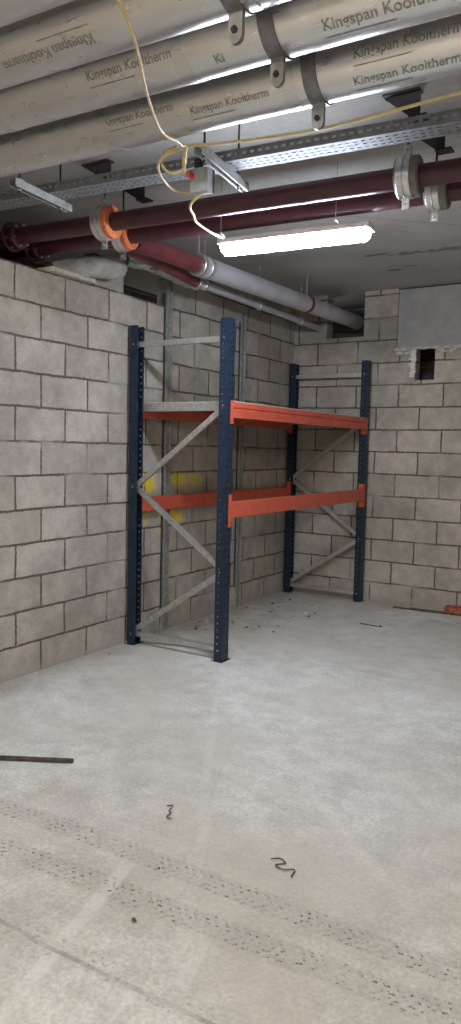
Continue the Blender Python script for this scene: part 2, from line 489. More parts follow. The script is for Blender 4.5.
# ------------------------------------------------------------------ room shell
WX, WY = -0.02, 0.02          # inner faces of the left and the back wall
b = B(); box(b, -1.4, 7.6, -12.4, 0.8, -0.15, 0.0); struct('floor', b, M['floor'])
b = B(); box(b, -1.4, 7.6, -12.4, 0.8, CEIL, CEIL + 0.2); struct('ceiling', b, M['ceiling'])
b = B()
ZT = 2.69
box(b, WX - .10, WX, -12.4, WY + .15, 0, ZT)                   # twelve full courses
box(b, WX - .10, WX, -3.16, -2.835, ZT, 2.915)                 # one course more
box(b, WX - .10, WX, -2.285, WY + .15, ZT, CEIL)                # full height beyond the opening
struct('wall_left', b, M['block_left'])
b = B()
box(b, WX - .15, 0.36, WY, WY + .15, 0, CEIL)
box(b, 0.36, 0.775, WY, WY + .15, 0, 2.72)
box(b, 0.775, 1.13, WY, WY + .15, 0, CEIL)
box(b, 1.13, 1.325, WY, WY + .15, 0, 2.585)
box(b, 1.325, 1.52, WY, WY + .15, 0, 2.262)
box(b, 1.52, 7.6, WY, WY + .15, 0, 2.585)
struct('wall_back', b, M['block_back'])
b = B()
box(b, -1.4, -1.28, -12.4, 0.8, 0, CEIL)
struct('wall_behind_left_opening', b, M['block_shaded'])
b = B()
box(b, WX - .15, 7.6, 0.72, 0.8, 0, CEIL)
struct('wall_behind_back_opening', b, M['block_shaded'])
b = B(); box(b, -1.4, 7.6, -12.5, -12.35, 0, CEIL); struct('wall_rear', b, M['block_back'])
b = B(); box(b, 7.5, 7.65, -12.4, 0.8, 0, CEIL); struct('wall_right', b, M['block_left'])
# cast lintel panel in the back wall
b = B(); box(b, 1.137, 6.4, WY - .008, WY + .14, 2.585, 3.155, 0.004); struct('trim_1', b, M['lintel'])

# mortar squeezed out below the lintel and pale foam round the small opening
def smear(bm, n, fn, r0, r1, seed):
    """many flat overlapping dabs, like hand-pointed mortar"""
    rnd = random.Random(seed)
    for i in range(n):
        c = fn(i / (n - 1), rnd)
        g = bmesh.ops.create_icosphere(bm, subdivisions=2, radius=1)
        s = (rnd.uniform(r0, r1) * 1.7, rnd.uniform(.004, .010), rnd.uniform(r0, r1))
        for v in g['verts']:
            k = 1 + rnd.uniform(-.12, .12)
            v.co = Vector(c) + Vector((v.co.x * s[0], v.co.y * s[1], v.co.z * s[2])) * k
b = B()
smear(b, 190, lambda f, q: (1.12 + f * 2.6, WY - .001, 2.578 + q.uniform(-.012, .010)), .008, .017, 3)
smear(b, 34, lambda f, q: (1.15 + f * .55, WY - .001, 2.545 + q.uniform(-.022, .03)) if f < .3 or f > .75 else (1.3 + f * .2, WY - .001, 2.578), .010, .020, 8)
o = obj('mortar_bead', b, M['mortar'], loc=(1.9, WY, 2.57), smooth=60)
tag(o, 'lumpy pale mortar bead squeezed out under the smooth grey lintel', 'mortar')
b = B()
smear(b, 40, lambda f, q: (1.318 - abs(q.gauss(0, .022)), WY - .002, 2.30 + f * .25), .008, .016, 5)
o = obj('foam_strip', b, M['foam'], loc=(1.31, WY, 2.4), smooth=60)
tag(o, 'ragged white foam strip down the left edge of the small square hole', 'foam')
# short pieces of duct seen inside the small opening, behind the back wall
b = B(); tube(b, [(1.0, .42, 2.30), (1.9, .42, 2.36)], .07, 20)
o = obj('dark_pipe', b, M['dark_steel'], loc=(1.42, .42, 2.3), smooth=40)
tag(o, 'dark pipe glimpsed inside the small square hole in back wall', 'pipe')

# galvanised wind posts on the left wall
def wind_post(y, ztop, label):
    t = thing('wind_post', label, 'steel post', (WX, y, 0), 'galvanised wind posts of the left wall')
    b = B(); channel(b, (WX + .001, y, 0.004), (WX + .001, y, ztop), .075, .020, .003, (1, 0, 0)); obj('post_channel', b, M['galv_dull'], t)
    b = B(); box(b, WX + .001, WX + .004, y - .062, y - .041, 0.2, ztop - .1); obj('cover_strip', b, M['dark_steel'], t)
    b = B(); box(b, WX + .0, WX + .021, y - .045, y + .045, 0.0, 0.006); obj('foot_plate', b, M['galv_dull'], t)
wind_post(-2.265, 2.90, 'galvanised wall post seen through near rack frame, left of the two')
wind_post(-1.075, 2.84, 'galvanised wall post rising behind the shelf beams, nearer the corner')

# ------------------------------------------------------------------ pallet rack
YN, YF = -2.745, -0.085       # centre lines of the near and the far frame
XW, XA = 0.012, 0.893         # outer faces: wall side, aisle side
HT = 2.455
PW, PD, TH = 0.086, 0.068, 0.0028
rack = thing('pallet_rack', 'blue and orange pallet rack standing in the block wall corner', 'racking', ((XW + XA) / 2, (YN + YF) / 2, 0))

def holed_panel(bm, o, u, v, width, height, cols, pitch, hole_h, z0=0.05):
    """sheet in the plane (u, v): columns [(centre, hole width)], holes every pitch"""
    xs = [0.0]
    for c, hw in cols:
        xs += [c - hw / 2, c + hw / 2]
    xs.append(width)
    zs = [0.0]; z = z0
    while z + hole_h < height - 0.02:
        zs += [z, z + hole_h]; z += pitch
    zs.append(height)
    grid = {}
    def V(i, j):
        if (i, j) not in grid:
            grid[(i, j)] = bm.verts.new(Vector(o) + Vector(u) * xs[i] + Vector(v) * zs[j])
        return grid[(i, j)]
    for i in range(len(xs) - 1):
        for j in range(len(zs) - 1):
            if i % 2 == 1 and j % 2 == 1:
                continue
            bm.faces.new((V(i, j), V(i + 1, j), V(i + 1, j + 1), V(i, j + 1)))

def upright(xface, yc, inward):
    """perforated C section; web on xface, flanges run inward (+1 / -1 in x)"""
    b = B()
    z0 = 0.004
    holed_panel(b, (xface, yc - PW / 2, z0), (0, 1, 0), (0, 0, 1), PW, HT, [(.022, .011), (PW - .022, .011)], .05, .022)
    for s in (-1, 1):
        holed_panel(b, (xface, yc + s * PW / 2, z0), (inward, 0, 0), (0, 0, 1), PD, HT, [(PD * .62, .010)], .05, .012, .07)
        holed_panel(b, (xface + inward * PD, yc + s * PW / 2, z0), (0, -s, 0), (0, 0, 1), .016, HT, [], .05, .01)
    bmesh.ops.remove_doubles(b, verts=b.verts, dist=0.00005)
    o = obj('upright_post', b, M['navy'], rack)
    md = o.modifiers.new('sheet', 'SOLIDIFY'); md.thickness = TH; md.offset = 0
    xc = xface + inward * PD / 2
    p = B(); box(p, xc - .046, xc + .046, yc - .062, yc + .062, 0.0, 0.006, .001)
    bp = obj('base_plate', p, M['navy'], o)
    for dx, dy in ((-.038, -.051), (.038, .051)):
        cyl(a := B(), (xc + dx, yc + dy, .006), (xc + dx, yc + dy, .017), .009, 6)
        obj('anchor_bolt', a, M['galv'], o)
    return o
for yc in (YN, YF):
    upright(XW, yc, 1)
    upright(XA, yc, -1)

def brace(name, z0, z1, yc, x0=None, x1=None, flip=0):
    xa = XW + .030 if x0 is None else x0
    xb = XA - .030 if x1 is None else x1
    b = B()
    p, q = Vector((xa, yc, z0)), Vector((xb, yc, z1))
    channel(b, p, q, .040, .024, .002, (0, 1, 0))
    return obj(name, b, M['galv'], rack)
for yc in (YN - .012, YF - .012):
    brace('horizontal_brace', 2.320, 2.320, yc)
    brace('diagonal_brace', 1.240, 1.850, yc - .0, XW + .040, XA - .035)
    brace('diagonal_brace', 1.232, .660, yc + .004, XW + .040, XA - .030)
    brace('diagonal_brace', .105, .650, yc - .0, XW + .035, XA - .030)
    brace('horizontal_brace', .080, .080, yc + .004)
    b = B()
    for x_, z_ in ((XW + .035, 2.320), (XA - .035, 2.320), (XW + .038, 1.236), (XA - .035, 1.850), (XA - .035, .655), (XW + .035, .085), (XA - .035, .08)):
        b2 = B(); cyl(b2, (x_, yc - PW / 2 - .004 + .012, z_), (x_, yc + PW / 2 + .016, z_), .006, 8)
        obj('bolt', b2, M['galv'], rack)
    b.free()

def shelf_beam(xface, side, z0, z1, kind):
    """beam between the frames; side +1 faces the aisle (+x), -1 the wall"""
    ya, yb = YN + PW / 2 + .002, YF - PW / 2 - .002
    b = B()
    th = .045
    h = z1 - z0
    if kind == 'box':
        prof = [(0, 0), (th, 0), (th, h), (0, h)]
    else:   # stepped box with a ledge that carries the boards and a groove along the face
        prof = [(0, 0), (th, 0), (th, h * .52), (th - .007, h * .57), (th - .007, h * .63), (th, h * .68), (th, h), (.022, h), (.022, h - .026), (0, h - .026)]
    pts0 = [Vector((xface + side * (a - th), ya, z0 + c)) for a, c in prof]
    r0 = [b.verts.new(p) for p in pts0]
    r1 = [b.verts.new(p + Vector((0, yb - ya, 0))) for p in pts0]
    n = len(prof)
    for i in range(n):
        b.faces.new((r0[i], r0[(i + 1) % n], r1[(i + 1) % n], r1[i]))
    b.faces.new(r0[::-1]); b.faces.new(r1)
    bmesh.ops.recalc_face_normals(b, faces=b.faces)
    if kind == 'box':
        bmesh.ops.bevel(b, geom=[e for e in b.edges if abs(e.verts[0].co.y - e.verts[1].co.y) > .5], offset=.005, segments=3, affect='EDGES')
    o = obj('shelf_beam', b, M['orange'], rack, smooth=35)
    cz0, cz1 = (z0 - .065, z1 + .055) if kind == 'box' else (z0 - .045, z1 + .012)
    xo = XA + .0035 if side > 0 else XW - .0035
    for ye, s in ((ya, -1), (yb, 1)):
        c = B()
        # plate on the face of the post and return leg at the end of the beam
        y_in = ye - s * .004
        box(c, min(xo, xo - side * .004), max(xo, xo - side * .004), min(y_in, y_in + s * .046), max(y_in, y_in + s * .046), cz0, cz1)
        box(c, min(xo, xo - side * .056), max(xo, xo - side * .056), min(y_in, y_in + s * .004), max(y_in, y_in + s * .004), cz0, cz1)
        e = obj('end_connector', c, M['orange'], o)
        for q in range(3):
            k = B()
            zc = cz0 + (cz1 - cz0) * (.2 + .3 * q)
            cyl(k, (xo, y_in + s * .026, zc), (xo + side * .004, y_in + s * .026, zc), .007, 8)
            obj('rivet', k, M['orange'], o)
    return o
shelf_beam(XA + .006, 1, 1.045, 1.162, 'box')
shelf_beam(XW - .002, -1, 1.035, 1.150, 'box')
shelf_beam(XA + .006, 1, 1.768, 1.876, 'step')
shelf_beam(XW - .002, -1, 1.768, 1.876, 'step')
# boards let into the ledges, in four pieces, and galvanised ties under them
ya, yb = YN + .052, YF - .052
nb = 4
for i in range(nb):
    y0 = ya + (yb - ya) * i / nb; y1 = ya + (yb - ya) * (i + 1) / nb
    b = B(); box(b, XW + .0, XA + .003, y0 + .001, y1 - .001, 1.8765, 1.8860, .001)
    obj('shelf_board', b, M['board'], rack)
for yc in (ya + .012, (ya + yb) / 2, yb - .012):
    b = B(); channel(b, (XW + .047, yc, 1.8755), (XA - .042, yc, 1.8755), .030, .058, .002, (0, 0, -1))
    obj('tie_bar', b, M['galv'], rack)

# ------------------------------------------------------------------ foil pipes under the ceiling
SL = 0.033
def pipe_pt(yc, zc, x):
    return Vector((x, yc + SL * (x - 2), zc))

def printed(parent, yc, zc, r, x0, ang, size, text, flipped=False, rule=True):
    cu = bpy.data.curves.new('txt', 'FONT'); cu.body = text; cu.size = size; cu.resolution_u = 3; cu.offset = size * .018
    to = bpy.data.objects.new('txt', cu); C.objects.link(to)
    dg = bpy.context.evaluated_depsgraph_get()
    me = bpy.data.meshes.new_from_object(to.evaluated_get(dg))
    bpy.data.objects.remove(to)
    bm = B(); bm.from_mesh(me); bpy.data.meshes.remove(me)
    wmax = max(v.co.x for v in bm.verts)
    if rule:
        for j, (a, c, w) in enumerate(((0, .55, .0022), )):
            n = 8
            for k in range(n):
                xa, xb = wmax * (a + (c - a) * k / n), wmax * (a + (c - a) * (k + 1) / n)
                y_ = -size * .52
                bm.faces.new([bm.verts.new((xx, y_ + yy, 0)) for xx, yy in ((xa, -w), (xb, -w), (xb, w), (xa, w))])
    dirv = Vector((1, SL, 0)).normalized(); nrm = Vector((-dirv.y, dirv.x, 0))
    for v in bm.verts:
        tx, ty = v.co.x, v.co.y
        if flipped:
            tx, ty = wmax - tx, size * .7 - ty
        a = math.radians(ang) - ty / r
        v.co = pipe_pt(yc, zc, x0) + dirv * tx + (nrm * math.cos(a) + Vector((0, 0, 1)) * math.sin(a)) * (r + .0014)
    o = obj('printed_lettering', bm, M['ink'], parent)
    return o

def foil_pipe(yc, zc, r, label, seams, texts):
    t = thing('insulated_pipe', label, 'pipe', pipe_pt(yc, zc - r, 2.0), 'foil covered pipes under the ceiling')
    b = B()
    xs = [-1.25 + i * .05 for i in range(int(7.9 / .05))]
    rnd = random.Random(int(-yc * 100))
    tube(b, [pipe_pt(yc, zc, x) for x in xs], [r * (1 + .0015 * math.sin(x * 9 + yc * 7)) for x in xs], 56)
    obj('foil_jacket', b, M['foil'], t, smooth=40)
    for x in seams:
        b = B(); ring(b, pipe_pt(yc, zc, x), (1, SL, 0), r - .003, r + .0018, .05 if x > 0 else .05, 56, .0008)
        obj('foil_tape', b, M['foil_crumple'], t, smooth=30)
    for a in texts:
        printed(t, yc, zc, r, *a)
    return t

KK = 'Kingspan Kooltherm'
P = [(-5.60, 2.95, .11), (-5.303, 2.95, .11), (-5.012, 2.95, .11), (-4.65, 2.95, .11)]
foil_pipe(*P[0], 'silver foil pipe cutting the top left corner, nearest the camera', [1.0, 2.9, 4.1],
          [])
foil_pipe(*P[1], 'silver foil pipe second from the camera, with upside down print at left', [.75, 2.5, 3.7],
          [(1.56, -112, .048, KK, True), (2.62, -118, .048, KK)])
foil_pipe(*P[2], 'silver foil pipe third from the camera, with print either side of its strap', [1.2, 2.10, 3.35],
          [(1.70, -143, .045, KK), (2.225, -112, .045, 'Ki', False, False), (2.62, -117, .050, KK)])
foil_pipe(*P[3], 'silver foil pipe lowest in the picture, hanging beside the cable tray', [.35, 1.463, 2.33, 3.2],
          [(.86, -165, .042, 'Kingspan', False, False), (1.48, -150, .042, KK), (1.90, -133, .042, 'Kingspan Kooltherm', False, True), (2.59, -160, .045, KK), (2.575, -114, .045, KK)])

def strap_clamp(i, x, label):
    yc, zc, r = P[i]
    c = pipe_pt(yc, zc, x)
    t = thing('pipe_clamp', label, 'pipe clamp', c - Vector((0, 0, r)), 'strap clamps on the foil pipes')
    d = Vector((1, SL, 0)).normalized()
    b = B(); ring(b, c, d, r + .0005, r + .006, .055, 56, .001)
    obj('band', b, M['strap'], t, smooth=30)
    nrm = Vector((-d.y, d.x, 0))
    # the two ears under the pipe, with rounded ends
    off = .0
    for s in (-1, 1):
        e = B()
        base = c - Vector((0, 0, r + .002)) + nrm * (s * .006 + off)
        pts = []
        for k in range(9):
            a = PI * k / 8
            pts.append((math.cos(a) * .024, -.072 - math.sin(a) * .024))
        outline = [(.024, .012)] + [p for p in pts] + [(-.024, .012)]
        ra = [e.verts.new(base + d * a + Vector((0, 0, h_)) + nrm * -.0025) for a, h_ in outline]
        rb = [e.verts.new(base + d * a + Vector((0, 0, h_)) + nrm * .0025) for a, h_ in outline]
        n = len(outline)
        e.faces.new(ra[::-1]); e.faces.new(rb)
        for k in range(n):
            e.faces.new((ra[k], ra[(k + 1) % n], rb[(k + 1) % n], rb[k]))
        obj('ear', e, M['zinc'] if i == 3 else M['galv_dull'], t)
    k = B()
    m_ = c - Vector((0, 0, r + .060))
    cyl(k, m_ - nrm * .022, m_ + nrm * .022, .006, 10)
    cyl(k, m_ - nrm * .018, m_ - nrm * .010, .011, 6)
    obj('clamp_bolt', k, M['dark_steel'], t)
    b = B(); cyl(b, c + Vector((0, 0, r + .004)), Vector((c.x, c.y, CEIL)), .006, 10)
    obj('hanger_rod', b, M['galv'], t)
strap_clamp(1, 2.455, 'dark strap clamp with hanging tab on second foil pipe, topmost in picture')
strap_clamp(2, 2.44, 'dark strap clamp with hanging tab on third foil pipe, middle of three')
strap_clamp(3, 2.42, 'strap clamp with bright hanging tab on lowest foil pipe')

# ------------------------------------------------------------------ cable tray on struts
TS = .0785
def tray_y(x): return -4.318 + TS * x
tray = thing('cable_tray', 'perforated galvanised cable tray running below the ceiling', 'cable tray', (2.0, tray_y(2.0), 2.90))
TW, TF = .125, .045
td = Vector((1, TS, 0)).normalized(); tn = Vector((-TS, 1, 0)).normalized()
def perf(bm, o, u, v, length, width, rows, pitch, hl, hw):
    """sheet with slots in staggered rows"""
    ys = [0.0]
    for c in rows: ys += [c - hw / 2, c + hw / 2]
    ys.append(width)
    xs = [0.0]; x = .02
    while x + hl < length - .01:
        xs += [x, x + hl]; x += pitch
    xs.append(length)
    g = {}
    def V(i, j):
        if (i, j) not in g: g[(i, j)] = bm.verts.new(Vector(o) + Vector(u) * xs[i] + Vector(v) * ys[j])
        return g[(i, j)]
    for i in range(len(xs) - 1):
        for j in range(len(ys) - 1):
            if i % 2 == 1 and j % 2 == 1: continue
            bm.faces.new((V(i, j), V(i + 1, j), V(i + 1, j + 1), V(i, j + 1)))
o0 = Vector((-1.2, tray_y(-1.2), 2.90))
LEN = 6.6
def sheet(bm, name, parent):
    o = obj(name, bm, M['tray_steel'], parent)
    md = o.modifiers.new('sheet', 'SOLIDIFY'); md.thickness = .0016; md.offset = 0
    return o
b = B(); perf(b, o0, td, tn, LEN, TW, [.03, .0625, .095], .036, .020, .009); sheet(b, 'tray_bed', tray)
for s, name in ((0, 'side_flange'), (1, 'side_flange')):
    b = B(); perf(b, o0 + tn * (TW * s), td, (0, 0, 1), LEN, TF, [.026], .040, .022, .012); sheet(b, name, tray)
    b = B(); perf(b, o0 + tn * (TW * s) + Vector((0, 0, TF)), td, tn * (1 if s else -1), LEN, .008, [], 1, .1, .01); sheet(b, 'flange_lip', tray)

def strut(x0, y0, x1, y1, rod_y, label):
    z = 2.8985
    t = thing('support_strut', label, 'channel strut', (x0, (y0 + y1) / 2, z - .041))
    b = B()
    p, q = Vector((x0, y0, z - .041)), Vector((x1, y1, z - .041))
    channel(b, p + Vector((0, 0, .041)), q + Vector((0, 0, .041)), .041, .041, .0028, (0, 0, -1))
    obj('strut_channel', b, M['galv_dull'], t)
    d = (q - p).normalized()
    for yy in rod_y:
        c = p + d * ((yy - y0) / d.y)
        b = B(); cyl(b, c - Vector((0, 0, .02)), Vector((c.x, c.y, CEIL)), .005, 8); obj('threaded_rod', b, M['dark_steel'], t)
        b = B(); cyl(b, c - Vector((0, 0, .008)), c - Vector((0, 0, .0)), .010, 6); obj('hex_nut', b, M['galv'], t)
        b = B(); box(b, c.x - .018, c.x + .018, c.y - .018, c.y + .018, z + .001, z + .006); obj('square_washer', b, M['galv'], t)
strut(.655, -4.52, .605, -4.06, (-4.14, -4.47), 'galvanised channel strut under the tray at left, jutting towards the flanged pipe')
strut(1.73, -4.42, 1.66, -3.89, (-3.98, -4.36), 'galvanised channel strut under the tray beside the grey junction box')

# ------------------------------------------------------------------ maroon pipes across the room
RS = .0665
def red1(x, dz=0.): return Vector((x, -3.853 + RS * x, 2.86 + dz))
def red2(x, dz=0.): return Vector((x, -3.580 + .063 * x, 2.86 + dz))
def red_pipe(fn, x0, x1, label, cx):
    t = thing('sprinkler_pipe', label, 'pipe', fn(2.0) - Vector((0, 0, .052)), 'maroon pipes crossing the room')
    b = B(); tube(b, [fn(x0), fn(x1)], .052, 36); obj('pipe_run', b, M['red_pipe'], t, smooth=40)
    # grooved coupling with two bolt pads at the left end, then a short piece turning away
    d = (fn(1) - fn(0)).normalized()
    for c_ in cx:
        b = B(); ring(b, fn(c_), d, .050, .080, .05, 40, .01); cp = obj('coupling', b, M['red_pipe'], t, smooth=35)
        ring_b = B(); ring(ring_b, fn(c_ - .05), d, .060, .092, .018, 40, .003); fl = obj('flange_disc', ring_b, M['red_pipe'], t, smooth=35)
        for k in range(6):
            a = 2 * PI * k / 6 + .3
            x_, y_, dd = frame(d)
            p = fn(c_) + (x_ * math.cos(a) + y_ * math.sin(a)) * .068
            bb = B(); cyl(bb, p - dd * .055, p + dd * .036, .008, 8); obj('bolt', bb, M['zinc'], cp)
    return t
t = red_pipe(red1, -.9, 6.2, 'maroon pipe nearer the foil pipes, upper of the crossing pair', [-.03])
t = red_pipe(red2, -.9, 6.2, 'maroon pipe farther from the foil pipes, lower of the crossing pair', [-.12])

def lined_clamp(c, d, r_in, r_out, w, mat_in, label, ears=1, rodtop=None):
    c = Vector(c); d = Vector(d).normalized()
    t = thing('lined_pipe_clamp', label, 'pipe clamp', c - Vector((0, 0, r_out)), 'lined clamps on the maroon pipes')
    b = B(); ring(b, c, d, r_in, r_out - .004, w + .045, 44, .006); obj('lining_ring', b, mat_in, t, smooth=35)
    b = B(); ring(b, c - d * .012, d, r_out - .006, r_out, w, 44, .0015)
    bd = obj('band', b, M['zinc'], t, smooth=30)
    b = B(); ring(b, c - d * .012, d, r_out - .002, r_out + .003, .006, 44, .001); obj('band_rib', b, M['galv'], bd, smooth=30)
    nrm = Vector((-d.y, d.x, 0))
    for s, nm in ((-1, 'lower_ear'), (1, 'upper_ear')):
        e = B(); z0 = c.z + s * (r_out - .004); z1 = c.z + s * (r_out + .052)
        for q in (-1, 1):
            cc = c - d * .012 + nrm * (q * .005)
            vs = []
            bar(e, Vector((cc.x, cc.y, z0)), Vector((cc.x, cc.y, z1)), .0035, .034, d, .0)
        obj(nm, e, M['zinc'], t)
        k = B(); m_ = Vector((c.x, c.y, c.z + s * (r_out + .028))) - d * .012
        cyl(k, m_ - nrm * .02, m_ + nrm * .02, .0065, 8); obj('clamp_bolt', k, M['galv'], t)
    b = B(); top = Vector((c.x, c.y, rodtop or CEIL)) - d * .012
    cyl(b, Vector((top.x, top.y, c.z + r_out + .03)), top, .006, 10); obj('hanger_rod', b, M['dark_steel'], t)
    return t
d1 = (1, RS, 0)
lined_clamp(red1(.66), d1, .053, .098, .070, M['insert'], 'silver clamp with orange lining at left, higher and bigger looking one')
lined_clamp(red2(.58), d1, .053, .092, .065, M['insert'], 'silver clamp with orange lining at left, lower one above the wall hole')
lined_clamp(red1(2.455), d1, .053, .098, .065, M['insert_grey'], 'shiny silver clamp with grey lining at right, higher one')
lined_clamp(red2(2.515), d1, .053, .090, .065, M['insert_grey'], 'shiny silver clamp with grey lining at right, lower one with long tab')

# dark folded brackets fixed to the slab
def bracket(p, label, w=.20, dpt=.11):
    p = Vector(p)
    t = thing('ceiling_bracket', label, 'bracket', p, 'dark brackets on the ceiling')
    z = CEIL
    b = B(); box(b, p.x - w / 2, p.x + w / 2, p.y - .03, p.y + .03, z - .008, z - .0005); obj('top_plate', b, M['dark_steel'], t)
    b = B()
    ra = []
    out = [(-w / 2, z - .008), (w / 2, z - .008), (w / 2, z - dpt), (w / 2 - .035, z - dpt)]
    A_ = [b.verts.new((p.x + a, p.y - .004, c)) for a, c in out]; B_ = [b.verts.new((p.x + a, p.y + .004, c)) for a, c in out]
    b.faces.new(A_[::-1]); b.faces.new(B_)
    for k in range(4): b.faces.new((A_[k], A_[(k + 1) % 4], B_[(k + 1) % 4], B_[k]))
    obj('web_plate', b, M['dark_steel'], t)
    b = B(); box(b, p.x + w / 2 - .04, p.x + w / 2 + .04, p.y - .035, p.y + .035, z - dpt - .008, z - dpt); obj('foot_tab', b, M['dark_steel'], t)
bracket((.67, -3.90, CEIL - .1), 'dark triangular bracket on ceiling behind the left end of the tray')
bracket((.63, -3.54, CEIL - .1), 'dark triangular bracket on ceiling above the lower orange lined clamp')
bracket((2.47, -3.87, CEIL - .1), 'dark triangular bracket on ceiling above the tray at right', .17, .12)
bracket((2.46, -3.40, CEIL - .1), 'dark triangular bracket on ceiling just right of the shiny clamps', .15, .10)

# pipes running to the back wall
def branch(pts, r, label, n0):
    pass
ty = thing('branch_pipe', 'thick branch pipe running from maroon pair to the hole in back wall', 'pipe', (.57, -1.6, 2.80))
def Y1(y): return Vector((.57, y, 2.918 + .0185 * y))
b = B(); tube(b, [Y1(y) for y in (-3.44, -3.30, -3.2, -2.72)], .060, 32); obj('painted_length', b, M['red_fit'], ty, smooth=40)
b = B(); tube(b, [Y1(y) for y in (-2.66, -1.8, -.92)], .075, 36); obj('foil_length', b, M['foil_pale'], ty, smooth=40)
b = B(); tube(b, [Y1(y) for y in (-.90, -.5, .35)], .072, 36); obj('foil_length', b, M['foil_pale'], ty, smooth=40)
for y_, r_, m_ in ((-2.70, .082, 'zinc'), (-2.60, .080, 'galv'), (-.91, .080, 'red_fit')):
    b = B(); ring(b, Y1(y_), (0, 1, 0.0185), .058, r_, .05, 36, .004); obj('pipe_collar', b, M[m_], ty, smooth=30)
b = B(); cyl(b, Y1(-.91) + Vector((0, 0, .07)), (.57, -.91, CEIL), .005, 8); obj('hanger_rod', b, M['galv'], ty)
b = B(); cyl(b, Y1(-2.70) + Vector((0, 0, .07)), (.57, -2.7, CEIL), .005, 8); obj('hanger_rod', b, M['galv'], ty)

t2 = thing('branch_pipe', 'thinner branch pipe low beside the left wall, under the thick one', 'pipe', (.36, -1.6, 2.74))
def Y2(y): return Vector((.33 - .025 * (y + 1.3), y, 2.822))
b = B(); tube(b, [Vector((.42, -3.50, 2.86)), Y2(-3.2) + Vector((.02, 0, .04)), Y2(-2.9) + Vector((.02, 0, .03)), Y2(-2.42)], [.045, .045, .045, .045], 28); obj('painted_length', b, M['red_fit'], t2, smooth=40)
b = B(); tube(b, [Y2(-2.38), Y2(-1.3), Y2(.12)], .028, 24); obj('thin_length', b, M['foil_pale'], t2, smooth=40)
for y_, r_ in ((-2.42, .058), (-2.30, .040), (-1.38, .038), (-.5, .038)):
    b = B(); ring(b, Y2(y_), (-.025, 1, 0), .026, r_, .035, 30, .003); obj('pipe_collar', b, M['zinc'], t2, smooth=30)
for y_ in (-2.30, -1.38, -.5):
    p = Y2(y_)
    b = B(); cyl(b, p + Vector((0, 0, .036)), (p.x, p.y, CEIL), .004, 8); obj('hanger_rod', b, M['galv'], t2)

# insulation wrap on the wall head and crumpled foil duct over the hole
def crumpled(name, pts, radii, mat, label, cat, seed, seg=26, amp=.10):
    rnd = random.Random(seed)
    b = B()
    path = smooth_path(pts, 8)
    n = len(path)
    rr = []
    for i in range(n):
        f = i / (n - 1) * (len(radii) - 1); k = min(int(f), len(radii) - 2)
        rr.append(radii[k] * (1 - (f - k)) + radii[k + 1] * (f - k))
    tube(b, path, rr, seg)
    for v in b.verts:
        v.co += Vector((rnd.uniform(-1, 1), rnd.uniform(-1, 1), rnd.uniform(-1, 1))) * amp * .05
    o = obj(name, b, mat, loc=Vector(pts[0]) - Vector((0, 0, radii[0])), smooth=45)
    return tag(o, label, cat)
crumpled('insulation_wrap', [(-.10, -3.50, 2.745), (-.04, -3.38, 2.765), (.045, -3.25, 2.79), (.09, -3.08, 2.81), (.09, -3.0, 2.83)], [.045, .06, .07, .075, .06], M['grey_wrap'],
         'pale grey insulation wrap bundled on top of the left wall', 'insulation', 4)
crumpled('foil_duct', [(.10, -2.95, 2.90), (.12, -2.88, 2.90), (.15, -2.72, 2.90), (.17, -2.45, 2.87), (.18, -2.25, 2.85)], [.045, .045, .042, .036, .03], M['foil_crumple'],
         'crumpled shiny foil duct bending over the hole in the left wall', 'duct', 9, amp=.12)
b = B()
box(b, -.11, .03, -3.62, -3.20, ZT + .0005, ZT + .03)
o = obj('cut_block', b, M['mortar'], loc=(-.06, -3.4, ZT)); tag(o, 'thin cut strip of pale block lying on top of the left wall', 'block')
# coiled cable and fittings hanging in the dark opening
b = B()
pts = [(-.20 , -2.72 + .07 * math.cos(a), 2.78 + .07 * math.sin(a)) for a in [i * PI / 10 for i in range(0, 24)]] + [(-.20, -2.72 + .02, 2.95), (-.20, -2.70, CEIL)]
tube(b, pts, .006, 8)
o = obj('cable_coil', b, M['galv_dull'], loc=(-.2, -2.72, 2.71), smooth=50); tag(o, 'small loop of cable hanging in the dark opening of the left wall', 'cable')
b = B(); tube(b, [(.30, .66, 3.02), (1.1, .66, 3.02)], .059, 20)
o = obj('dark_pipe', b, M['dark_steel'], loc=(.6, .38, 2.97), smooth=40); tag(o, 'dark pipe crossing inside the pipe hole high in the back wall', 'pipe')

